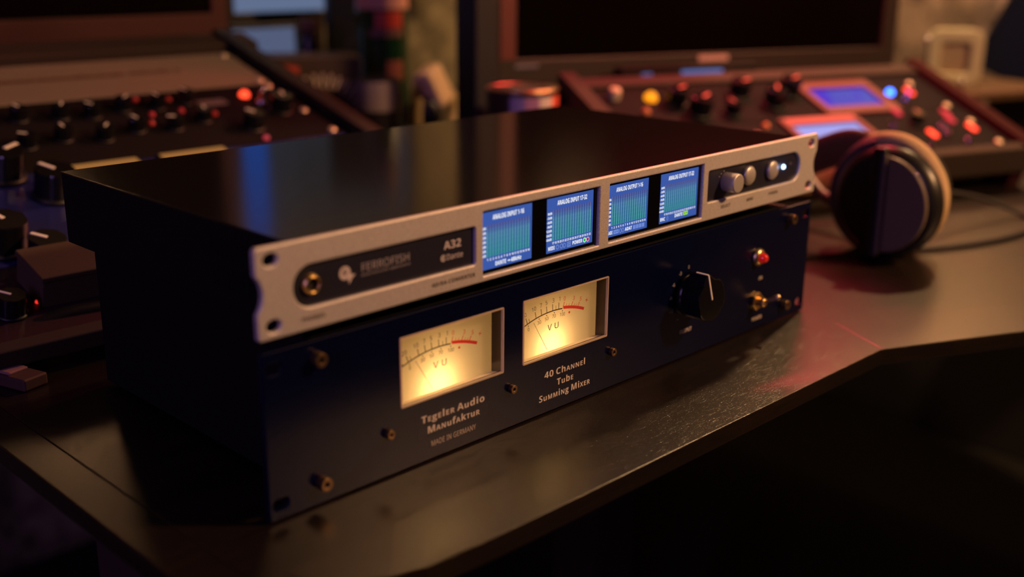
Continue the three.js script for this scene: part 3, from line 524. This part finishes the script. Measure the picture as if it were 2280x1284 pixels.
{
  const t = inRack(RIGHT, 'rack_unit', 'lower unit of the right rack, with bright display and levers with painted red glints', 'rack unit', 0, -28);
  rackPanel(t, -482, 0, 89, rackMat.dark);
  const s = roundRect(new THREE.Shape(), -0.284, 0.036, -0.176, 0.085, 0.001); s.holes.push(roundRect(new THREE.Path(), -0.277, 0.040, -0.183, 0.0705, 0.001));
  part('display_frame', extrude(s, 0.004, 0.0006, 0.0040), std([0.16, 0.016, 0.02], 0.6), t);
  part('blue_white_display', box(0.093, 0.030, 0.001, 0.0002), glow([0.20, 0.34, 0.95], 0.9), t, [-0.230, 0.0555, 0.001]);
  part('red_display_strip', box(0.096, 0.010, 0.001, 0.0002), glow([1.0, 0.07, 0.05], 1.1), t, [-0.230, 0.0780, 0.0043]);
  part('orange_spot', lampGeo(0.004), std([0.8, 0.25, 0.12], 0.4), t, [-0.306, 0.076, 0]);
  for (const [u, w, hot] of [[-135, 60, 0], [-69, 50, 0], [-74, 36, 0], [-125, 8, 1], [-59, 15, 1]]) {
    const l = part('toggle_lever', toggleGeo, M.chrome, t, [u * MM, w * MM, 0]);
    part(hot ? 'red_glint' : 'red_lens_or_glint', box(0.0055, 0.015, 0.003, 0.001), hot ? glow([1.0, 0.045, 0.018], 3.5) : glow([0.55, 0.012, 0.03], 1.6), l, [0, 0.0035, 0.0165]);  // glowing bars painted in for red light mirrored by the levers
  }
  for (const [u, w, a] of [[-340, 40, 40], [-395, 42, -20], [-100, 62, 0]]) rackKnob(t, u, w, a, 0.8, redLitLine);
  screws(t, [[-17, 57], [-17, 8]]);
}

// ================================================================== THINGS AT THE BACK
const RB = V3(Math.sin(20.5 * DEG), 0, -Math.cos(20.5 * DEG)), RU = V3(Math.cos(20.5 * DEG), 0, Math.sin(20.5 * DEG)), RO = V3(0.85, 0, -0.105);
const behind = (b, u, y) => { const p = RO.clone().addScaledVector(RB, b).addScaledVector(RU, u); return [p.x, y, p.z]; };
const bezelMat = std([0.022, 0.013, 0.010], 0.5), redLitBezel = std([0.042, 0.008, 0.009], 0.6, 0, { specularIntensity: 0.4 }), screenOff = std([0.0025, 0.0012, 0.0012], 0.08);  // the red bezel colour has red light painted in
function monitor(name, label, at, turn, w, h, side, chin, depth, screenMat, frameMat = bezelMat, stand = true) {
  const t = thing(name, label, 'monitor', at, turn);                  // base of the group: lower edge of the frame, centre
  const s = roundRect(new THREE.Shape(), -w / 2, 0, w / 2, h, 0.004); s.holes.push(roundRect(new THREE.Path(), -w / 2 + side, chin, w / 2 - side, h - side, 0.001));
  part('frame', extrude(s, 0.018, 0.0015, 0), frameMat, t);
  part('screen', box(w - 2 * side + 0.002, h - side - chin + 0.002, 0.002, 0.0004), screenMat, t, [0, (h - side + chin) / 2, -0.005]);
  part('rear_shell', box(w - 0.012, h - 0.012, depth, 0.008), M.blackPlastic, t, [0, h / 2, -0.0185 - depth / 2]);
  if (stand) { part('stand_neck', box(0.06, at[1] + 0.06, 0.02, 0.004), M.blackPlastic, t, [0, 0.07 - (at[1] + 0.06) / 2, -0.03 - depth]); part('stand_foot', box(0.22, 0.010, 0.14, 0.004), M.blackPlastic, t, [0, 0.006 - at[1], -0.03 - depth]); }
  return t;
}
{
  const t = monitor('monitor', 'large dark monitor behind the right rack, screen switched off', behind(0.24, -0.2455, 0.1145), -20.5 * DEG, 0.596, 0.375, 0.0215, 0.0265, 0.045, screenOff);
  part('red_lit_strip', box(0.019, 0.345, 0.0012, 0.0004), std([0.12, 0.028, 0.022], 0.45), t, [-0.2868, 0.2, 0.0006]).userData.label = 'left strip of the bezel with red light painted in';  // added strip: red light on the bezel put into its colour
  part('badge', box(0.045, 0.007, 0.001, 0.0004), std([0.55, 0.36, 0.32], 0.4), t, [0.0, 0.0215, 0.0006]);
  part('button_print', box(0.03, 0.004, 0.0006, 0.0002), std([0.16, 0.16, 0.20], 0.4), t, [-0.262, 0.020, 0.0006]);
}
{
  const t = monitor('monitor', 'dark monitor behind the left rack, red light coloured into its bezel', [-0.05, 0.1650, -0.800], 0, 0.58, 0.36, 0.018, 0.0235, 0.03, screenOff, redLitBezel);
}
{
  const c = canvas(256, 192, (g) => { g.fillStyle = '#363a42'; g.fillRect(0, 0, 256, 192); g.fillStyle = '#1f55b8'; g.fillRect(0, 0, 36, 160); g.fillStyle = '#30343b'; g.fillRect(80, 14, 60, 120); g.fillStyle = '#5f6e8c'; g.fillRect(0, 160, 256, 32); });
  const m = new THREE.MeshPhysicalMaterial({ color: 0x000000, roughness: 0.2, emissive: 0xffffff, emissiveMap: canvasTexture(c), emissiveIntensity: 1.0 });
  const t = monitor('monitor', 'lit grey-blue monitor standing between the left rack and the bottle', [0.535, 0.158, -1.0], 0, 0.345, 0.30, 0.012, 0.0175, 0.03, m);
}
{
  const t = thing('glow_panel', 'added glowing panel for a grey-blue lit patch behind the left rack', 'glow_panel', [0.372, 0, -0.920], 0);  // made-up glowing panel, stands in for a lit patch of wall or paper
  part('panel_body', box(0.112, 0.164, 0.008, 0.003), M.blackPlastic, t, [0, 0.085, -0.004], [-0.03, 0, 0]);
  part('panel_glow', box(0.098, 0.150, 0.001, 0.0004), glow([0.072, 0.100, 0.185], 1), t, [-0.001, 0.085, 0.0005], [-0.03, 0, 0]);
  part('panel_stand', box(0.08, 0.01, 0.06, 0.003), M.blackPlastic, t, [0, 0.005, -0.03]);
}
{
  const t = thing('loudspeaker', 'black studio loudspeaker behind the green bottle', 'speaker', [0.522, 0, -0.900], -0.5);
  part('cabinet', box(0.094, 0.36, 0.05, 0.004), std([0.006, 0.006, 0.007], 0.6), t, [0, 0.181, -0.025]);
  part('woofer_cone', facing(lathe([[0.006, -0.006], [0.03, 0.0005], [0.036, 0.003], [0.042, 0.0008]], 40)), M.rubber, t, [0, 0.10, 0.0004]);
  part('tweeter_dome', facing(lathe([[0, 0.004], [0.008, 0.003], [0.012, 0.0005], [0.02, 0.0005]], 32)), M.rubber, t, [0, 0.27, 0.0004]);
}
{
  const t = thing('slim_loudspeaker', 'slim black column speaker at the left edge of the big monitor', 'speaker', behind(0.235, -0.5605, 0), -20.5 * DEG);
  part('cabinet', box(0.030, 0.42, 0.06, 0.003), std([0.007, 0.007, 0.010], 0.6), t, [0, 0.216, -0.03]);
  part('foot', box(0.05, 0.006, 0.07, 0.002), M.blackPlastic, t, [0, 0.0034, -0.03]);
}
{
  const t = thing('audio_interface', 'black box under the big monitor with two small blue displays', 'audio interface', behind(0.205, -0.300, 0), -20.5 * DEG);
  part('case', box(0.20, 0.131, 0.02, 0.003), M.blackSide, t, [0, 0.066, -0.0105]);
  part('blue_display', box(0.060, 0.009, 0.001, 0.0003), glow([0.035, 0.085, 0.24], 1.9), t, [0.015, 0.1215, 0.0003]);
  part('blue_display', box(0.014, 0.009, 0.001, 0.0003), glow([0.030, 0.065, 0.18], 1.8), t, [-0.064, 0.1200, 0.0003]);
}
{
  const t = thing('bottle', 'dark green glass bottle with a pink label and a round red seal', 'bottle', [0.463, 0, -0.780], -0.6);
  const glass = std([0.010, 0.045, 0.016], 0.12, 0, { clearcoat: 0.6 });
  part('glass_body', lathe([[0, 0.0004], [0.030, 0.0006], [0.0345, 0.006], [0.0345, 0.205], [0.032, 0.225], [0.020, 0.25], [0.0145, 0.27], [0.0138, 0.31], [0.0155, 0.312], [0.0155, 0.322], [0, 0.324]], 56), glass, t);
  const patch = (r, y0, y1, a0, a1) => new THREE.CylinderGeometry(r, r, y1 - y0, 32, 1, true, a0, a1 - a0).translate(0, (y0 + y1) / 2, 0);
  part('pink_label', patch(0.0351, 0.190, 0.212, -1.35, 1.35), std([0.75, 0.32, 0.24], 0.6), t);
  part('red_label', patch(0.0351, 0.166, 0.187, -0.35, 0.75), std([0.62, 0.05, 0.03], 0.5), t);
  part('faint_label', patch(0.0349, 0.155, 0.165, -0.6, 0.8), std([0.20, 0.075, 0.06], 0.6), t);
  part('red_seal', patch(0.0351, 0.098, 0.124, 0.05, 0.75), std([0.34, 0.09, 0.05], 0.55), t);
  part('cap', lathe([[0.0162, 0.296], [0.0165, 0.325], [0.015, 0.328], [0, 0.3285]], 32), std([0.3, 0.12, 0.06], 0.4, 0.6), t);
}
{
  const t = thing('jar', 'small dark jar with a pale wrap-around label in front of the bottle', 'jar', [0.372, 0, -0.680], 0);
  part('jar_body', lathe([[0, 0.0004], [0.026, 0.0006], [0.0282, 0.004], [0.0282, 0.107], [0.0275, 0.113], [0, 0.1135]], 48), std([0.012, 0.010, 0.012], 0.3), t);
  part('label_band', new THREE.CylinderGeometry(0.0285, 0.0285, 0.036, 48, 1, true).translate(0, 0.093, 0), std([0.22, 0.17, 0.17], 0.6), t);
}
{
  const t = thing('gift_box', 'dark brown bottle carton with an arch of white lettering', 'box', [0.342, 0, -0.775], -0.52);
  part('carton', box(0.118, 0.136, 0.08, 0.0015), std([0.040, 0.020, 0.013], 0.55), t, [0, 0.0685, 0]);
  print(t, 'unreadable arch of white letters', 0.012, 0.094, 0.0403, 0.09, 0.06, (g, W, H) => { g.lineWidth = W * 0.022; for (let k = 0; k < 15; k++) { const a = (-62 + k * 10.6) * DEG, cx = W * 0.46, cy = H * 1.12, r0 = H * 0.72, r1 = H * 1.0; g.beginPath(); g.moveTo(cx + r0 * Math.sin(a), cy - r0 * Math.cos(a)); g.lineTo(cx + r1 * Math.sin(a), cy - r1 * Math.cos(a)); g.stroke(); } }, [0.95, 0.75, 0.66], 8);
  part('red_emblem', box(0.022, 0.010, 0.0004, 0.0001), std([0.5, 0.06, 0.04], 0.5), t, [-0.030, 0.122, 0.0403], [0, 0, -0.15]);
}
{
  const t = thing('bottle', 'small slim dark bottle with a rusty cap standing before the lit monitor', 'bottle', [0.405, 0, -0.865], 0);
  part('glass_body', lathe([[0, 0.0004], [0.018, 0.0006], [0.0195, 0.004], [0.0195, 0.12], [0.0165, 0.14], [0.0125, 0.150], [0.0125, 0.166], [0, 0.166]], 40), std([0.030, 0.008, 0.012], 0.2), t);
  part('cap', lathe([[0.0145, 0.158], [0.0148, 0.171], [0.013, 0.174], [0, 0.1745]], 32), std([0.22, 0.09, 0.04], 0.5), t);
  part('label_band', new THREE.CylinderGeometry(0.0197, 0.0197, 0.05, 32, 1, true).translate(0, 0.095, 0), std([0.09, 0.018, 0.03], 0.6), t);
}
{
  const t = thing('headset', 'tan padded headset lying on the desk beside the green bottle', 'headphones', [0.492, 0, -0.712], 0.1);
  const pad = std([0.92, 0.60, 0.36], 0.8), strap = std([0.55, 0.38, 0.18], 0.7);
  part('ear_cushion', box(0.042, 0.054, 0.030, 0.008, 4), pad, t, [-0.004, 0.090, 0.004], [-0.25, 0.15, 0.42]);
  part('ear_shell', facing(lathe([[0, 0.012], [0.016, 0.010], [0.024, 0.004], [0.024, -0.008], [0, -0.008]], 32)), std([0.012, 0.010, 0.011], 0.5), t, [-0.024, 0.056, 0.004], [0, -1.0, 0]);
  part('headband', tube([[-0.040, 0.018, 0.006], [-0.038, 0.055, 0.004], [-0.028, 0.082, 0], [-0.014, 0.092, -0.012]], 0.0085, 30), strap, t);
  part('headband', tube([[0.022, 0.040, 0.012], [0.034, 0.050, 0.006], [0.044, 0.066, -0.004], [0.050, 0.076, -0.012]], 0.0065, 30), strap, t);
  part('base_rest', box(0.09, 0.036, 0.04, 0.008), std([0.02, 0.012, 0.01], 0.7), t, [0, 0.0185, 0]);
}
{
  const t = thing('round_tin', 'round tin with violet, white and red reflections painted on under the big monitor', 'tin', [0.384, 0, -0.442], 0);
  part('tin_body', lathe([[0, 0.0004], [0.037, 0.0006], [0.039, 0.004], [0.039, 0.117], [0.038, 0.121], [0.034, 0.1215], [0, 0.120]], 56), std([0.030, 0.02, 0.02], 0.3), t);
  const seg = (a0, a1, m) => part('reflection_patch', new THREE.CylinderGeometry(0.0393, 0.0393, 0.017, 16, 1, true, a0, a1 - a0).translate(0, 0.1060, 0), m, t);  // screen reflections painted on as coloured patches
  seg(-1.15, -0.72, std([0.16, 0.12, 0.42], 0.4)); seg(-0.72, -0.3, std([0.36, 0.16, 0.34], 0.4)); seg(-0.3, 0.16, std([0.75, 0.58, 0.58], 0.4)); seg(0.16, 0.72, std([0.75, 0.10, 0.06], 0.4));
  part('metal_rim', new THREE.TorusGeometry(0.0385, 0.0014, 10, 56).rotateX(Math.PI / 2).translate(0, 0.1205, 0), M.brass, t);
}
{
  const t = thing('wooden_shelf', 'low wooden shelf behind the right rack carrying the clock', 'shelf', [1.205, 0, -0.290], -20.5 * DEG);
  part('shelf_board', box(0.24, 0.012, 0.16, 0.002), std([0.08, 0.04, 0.017], 0.7), t, [0.03, 0.066, -0.02]);
  for (const x of [-0.08, 0.14]) part('support', box(0.012, 0.060, 0.14, 0.002), M.rackWood, t, [x, 0.0302, -0.02]);
}
{
  const t = thing('desk_clock', 'pale rounded-square desk clock on the shelf at the far right', 'clock', [1.222, 0.0725, -0.330], -0.98); t.scale.setScalar(0.82);
  const s = roundRect(new THREE.Shape(), -0.046, 0, 0.046, 0.098, 0.02); s.holes.push(roundRect(new THREE.Path(), -0.030, 0.017, 0.030, 0.081, 0.012));
  const cream = std([0.42, 0.37, 0.24], 0.4);
  part('frame', extrude(s, 0.03, 0.004, 0.012, 4), cream, t);
  part('clock_face', box(0.066, 0.068, 0.003, 0.001), std([0.36, 0.26, 0.15], 0.6), t, [0, 0.049, -0.002]);
  part('clock_hand', box(0.004, 0.030, 0.001, 0.0004), cream, t, [-0.006, 0.050, 0.001], [0, 0, -1.1]);
  part('clock_hand', box(0.004, 0.020, 0.001, 0.0004), cream, t, [0.004, 0.056, 0.001], [0, 0, 0.4]);
  part('bell_knob', new THREE.SphereGeometry(0.006, 16, 12), M.chrome, t, [-0.052, 0.082, 0.004]);
  part('foot_stud', new THREE.SphereGeometry(0.006, 16, 12), M.chrome, t, [-0.016, 0.006, 0.018]);
  part('foot_stud', new THREE.SphereGeometry(0.006, 16, 12), M.chrome, t, [0.016, 0.006, 0.018]);
}
{
  const t = thing('leaning_board', 'dark navy panel leaning at the far right edge of the picture', 'panel', [1.465, 0.0505, -0.262], -0.9);
  part('panel_sheet', box(0.20, 0.36, 0.018, 0.003), std([0.005, 0.007, 0.024], 0.8, 0, { specularIntensity: 0.15 }), t, [0.05, 0.155, -0.05], [0, 0, -0.43]);
  part('edge_trim', box(0.006, 0.36, 0.020, 0.002), std([0.006, 0.007, 0.022], 0.8, 0, { specularIntensity: 0.2 }), t, [-0.045, 0.198, -0.05], [0, 0, -0.43]);
}

// ================================================================== HEADPHONES BESIDE THE STACK
{
  const yaw = -Math.PI / 2 - 0.06;                                     // the near cup faces left, a little forward
  const t = thing('headphones', 'closed black headphones with tan ear pads lying right of the stack', 'headphones', [0.417, 0, -0.028], yaw);
  const tan = std([0.76, 0.53, 0.28], 0.85, 0, { sheen: 0.4, sheenRoughness: 0.6, sheenColor: new THREE.Color(0.8, 0.6, 0.4), bumpMap: scaled(speckT, [0.5, 0.5]), bumpScale: 0.0004 });
  const shell = std([0.012, 0.011, 0.011], 0.35), grey = std([0.15, 0.110, 0.075], 0.45), fork = std([0.16, 0.13, 0.13], 0.45, 0.3);
  const Y = 0.0545;
  part('ear_cup', facing(lathe([[0, 0.006], [0.040, 0.004], [0.0455, 0.001], [0.0490, -0.004], [0.0500, -0.010], [0.0490, -0.014], [0, -0.014]], 72)), shell, t, [0, Y, 0]);
  // raised half plate, divider bar
  const half = new THREE.Shape(); half.absarc(0, 0, 0.041, -Math.PI / 2 + 0.12, Math.PI / 2 - 0.12, false); half.closePath();
  part('cup_plate', extrude(half, 0.005, 0.0016, 0.0100, 4, 40), grey, t, [0.002, Y, 0]);
  part('divider_bar', box(0.013, 0.099, 0.010, 0.003, 3), shell, t, [-0.004, Y, 0.006]);
  part('divider_ridge', box(0.003, 0.088, 0.003, 0.001), grey, t, [0.0035, Y, 0.0108]);
  part('plate_stud', new THREE.SphereGeometry(0.0018, 16, 12), M.chrome, t, [0.0315, Y + 0.030, 0.0075]);
  for (let k = 0; k < 5; k++) part('grip_rib', box(0.008, 0.0016, 0.002, 0.0006), shell, t, [-0.004, Y - 0.03 + k * 0.013, 0.0112]);
  part('ear_pad', new THREE.TorusGeometry(0.0450, 0.0095, 20, 72).scale(1, 1, 0.8), tan, t, [-0.006, Y + 0.0055, -0.0175]);
  part('ear_pad', new THREE.TorusGeometry(0.0420, 0.0095, 20, 72).scale(1, 1, 0.9), tan, t, [-0.009, Y + 0.000, -0.034]);
  part('ear_cup', facing(lathe([[0, 0.022], [0.051, 0.022], [0.052, 0.012], [0.050, 0.004], [0.0455, -0.001], [0, -0.006]], 72)), shell, t, [-0.018, Y - 0.0015, -0.064]);
  // yoke around the left of the near cup
  const yoke = []; for (let k = 0; k <= 24; k++) { const a = (108 + k * 6.2) * DEG; yoke.push([0.0585 * Math.cos(a), Y + 0.0520 * Math.sin(a), -0.012]); }
  part('yoke', tube(yoke, 0.0042, 60, 12), fork, t);
  part('yoke_stem', tube([[-0.058, Y - 0.010, -0.012], [-0.072, Y - 0.008, -0.016], [-0.10, Y + 0.004, -0.03]], 0.0055, 24), fork, t);
  // headband sweeping back behind the stack
  const bs = new THREE.Shape(); for (let k = 0; k <= 24; k++) { const a = k / 24 * Math.PI * 2; const x = 0.016 * Math.cos(a), y = 0.006 * Math.sin(a); k ? bs.lineTo(x, y) : bs.moveTo(x, y); }
  const path = new THREE.CatmullRomCurve3([[-0.030, Y + 0.040, -0.018], [-0.050, Y + 0.041, -0.020], [-0.080, Y + 0.030, -0.022], [-0.125, Y + 0.006, -0.03], [-0.150, Y - 0.01, -0.05], [-0.120, Y - 0.01, -0.085], [-0.05, Y + 0.01, -0.090]].map((p) => V3(...p)));
  part('headband', new THREE.ExtrudeGeometry(bs, { steps: 70, bevelEnabled: false, extrudePath: path }), std([0.17, 0.085, 0.045], 0.7), t);
  // cable in world metres, brought into the group
  t.updateMatrixWorld(true); const inv = t.matrixWorld.clone().invert();
  const W = (pts) => pts.map((p) => V3(...p).applyMatrix4(inv).toArray());
  part('cable', tube(W([[0.445, 0.02, -0.055], [0.56, 0.036, -0.06], [0.66, 0.020, -0.035], [0.690, 0.0035, -0.005], [0.655, 0.0032, 0.018], [0.60, 0.0032, 0.023], [0.524, 0.0032, 0.005], [0.47, 0.0032, -0.022], [0.43, 0.0032, -0.055], [0.400, 0.0032, -0.058], [0.37, 0.0032, -0.085]]), 0.0026, 160, 10), M.rubber, t);
}

// ================================================================== CABLES AND SMALL THINGS AT LEFT
{
  const c1 = thing('cable', 'thick black cable arching up behind the left end of the stack', 'cable', [-0.27, 0, -0.30]);
  part('cable_sheath', tube([[-0.06, 0.006, 0.005], [-0.005, 0.008, 0], [0.022, 0.014, 0], [0.040, 0.021, 0], [0.056, 0.0245, 0], [0.075, 0.0265, 0.001], [0.11, 0.025, 0.004]], 0.0058, 80, 14), std([0.012, 0.011, 0.010], 0.35), c1);
  const c2 = thing('cable', 'lower black cable running flat along the desk behind the stack', 'cable', [-0.27, 0, -0.285]);
  part('cable_sheath', tube([[-0.06, 0.0045, 0], [0.0, 0.0045, 0], [0.03, 0.005, -0.002], [0.055, 0.008, -0.006], [0.075, 0.0105, -0.008], [0.11, 0.011, -0.008]], 0.0042, 80, 14), std([0.012, 0.012, 0.013], 0.28), c2);
  const b = thing('wooden_block', 'little pinkish-brown block on the desk under the cables at left', 'block', [-0.2505, 0, -0.262], 0.3);
  part('block_body', box(0.018, 0.008, 0.026, 0.0015), std([0.06, 0.03, 0.022], 0.7), b, [0, 0.0041, 0]);
  part('block_top', box(0.014, 0.002, 0.010, 0.0008), std([0.30, 0.15, 0.14], 0.7), b, [0, 0.0088, -0.007]);
}

// ================================================================== LAMPS (outside the picture)
{
  const t = thing('spot_lamp', 'warm hanging square spot lamp above the front of the desk', 'lamp', KEY.at); t.lookAt(...KEY.to);   // +z looks at the stack
  part('lamp_housing', box(0.17, 0.17, 0.05, 0.006), M.blackPlastic, t, [0, 0, -0.032]);
  part('lamp_face', box(KEY.size, KEY.size, 0.002, 0.0005), glow([1.0, 0.62, 0.32], 6), t, [0, 0, -0.003]);
  part('hanging_rod', (() => { const g = new THREE.CylinderGeometry(0.006, 0.006, 0.6, 12); return g; })(), M.blackPlastic, t, [0, 0.26, -0.30], [-0.85, 0, 0]);
}
{
  const t = thing('pendant_lamp', 'warm pendant lamp with fabric shade hanging right of the racks', 'lamp', SIDE.at);
  part('cord', new THREE.CylinderGeometry(0.003, 0.003, 0.97, 10), M.blackPlastic, t, [0, 0.5915, 0]);
  part('lamp_shade', new THREE.CylinderGeometry(0.075, 0.11, 0.18, 40, 1, true), std([0.9, 0.72, 0.48], 1, 0, { transmission: 0.5, thickness: 0, side: THREE.DoubleSide }), t, [0, 0.02, 0]);
  part('bulb', new THREE.SphereGeometry(0.03, 24, 16), glow([1, 0.6, 0.3], 4), t, [0, 0, 0]);
  const l = new THREE.PointLight(new THREE.Color().setRGB(...SIDE.color), SIDE.power); l.position.set(...SIDE.at); l.shadow.radius = 1.2; l.castShadow = true; l.name = 'table_lamp_bulb'; scene.add(l);
}
{
  const t = thing('pendant_lamp', 'small warm pendant lamp hanging over the desk between the racks', 'lamp', BACK.at);
  part('cord', new THREE.CylinderGeometry(0.003, 0.003, 0.70, 10), M.blackPlastic, t, [0, 0.450, 0]);
  part('lamp_shade', new THREE.CylinderGeometry(0.03, 0.09, 0.12, 40, 1, true), std([0.02, 0.02, 0.02], 0.6, 0, { side: THREE.DoubleSide }), t, [0, 0.045, 0]);
  part('bulb', new THREE.SphereGeometry(0.03, 24, 16), glow([1, 0.6, 0.3], 4), t, [0, 0, 0]);
  const l = new THREE.PointLight(new THREE.Color().setRGB(...BACK.color), BACK.power); l.position.set(...BACK.at); l.shadow.radius = 1.2; l.castShadow = true; l.name = 'pendant_bulb'; scene.add(l);
}
for (const [L, name, label] of [[RED, 'red_light_bar', 'red light bar along the top edge of the big monitor'], [VIOLET, 'violet_tube_lamp', 'violet tube lamp upright by the left wall']]) {
  const t = thing(name, label, 'lamp', L.at); t.lookAt(...L.to);
  part('lamp_housing', box(L.w + 0.02, L.h + 0.02, 0.03, 0.005), M.blackPlastic, t, [0, 0, -0.022]);
  part('lamp_face', box(L.w, L.h, 0.002, 0.0005), glow(L.color, 3), t, [0, 0, -0.003]);
  part('lamp_stand', box(0.02, 0.02, 0.02, 0.004), M.blackPlastic, t, [0, -L.h / 2 - 0.02, -0.022]);
}

renderer.render(scene, camera);
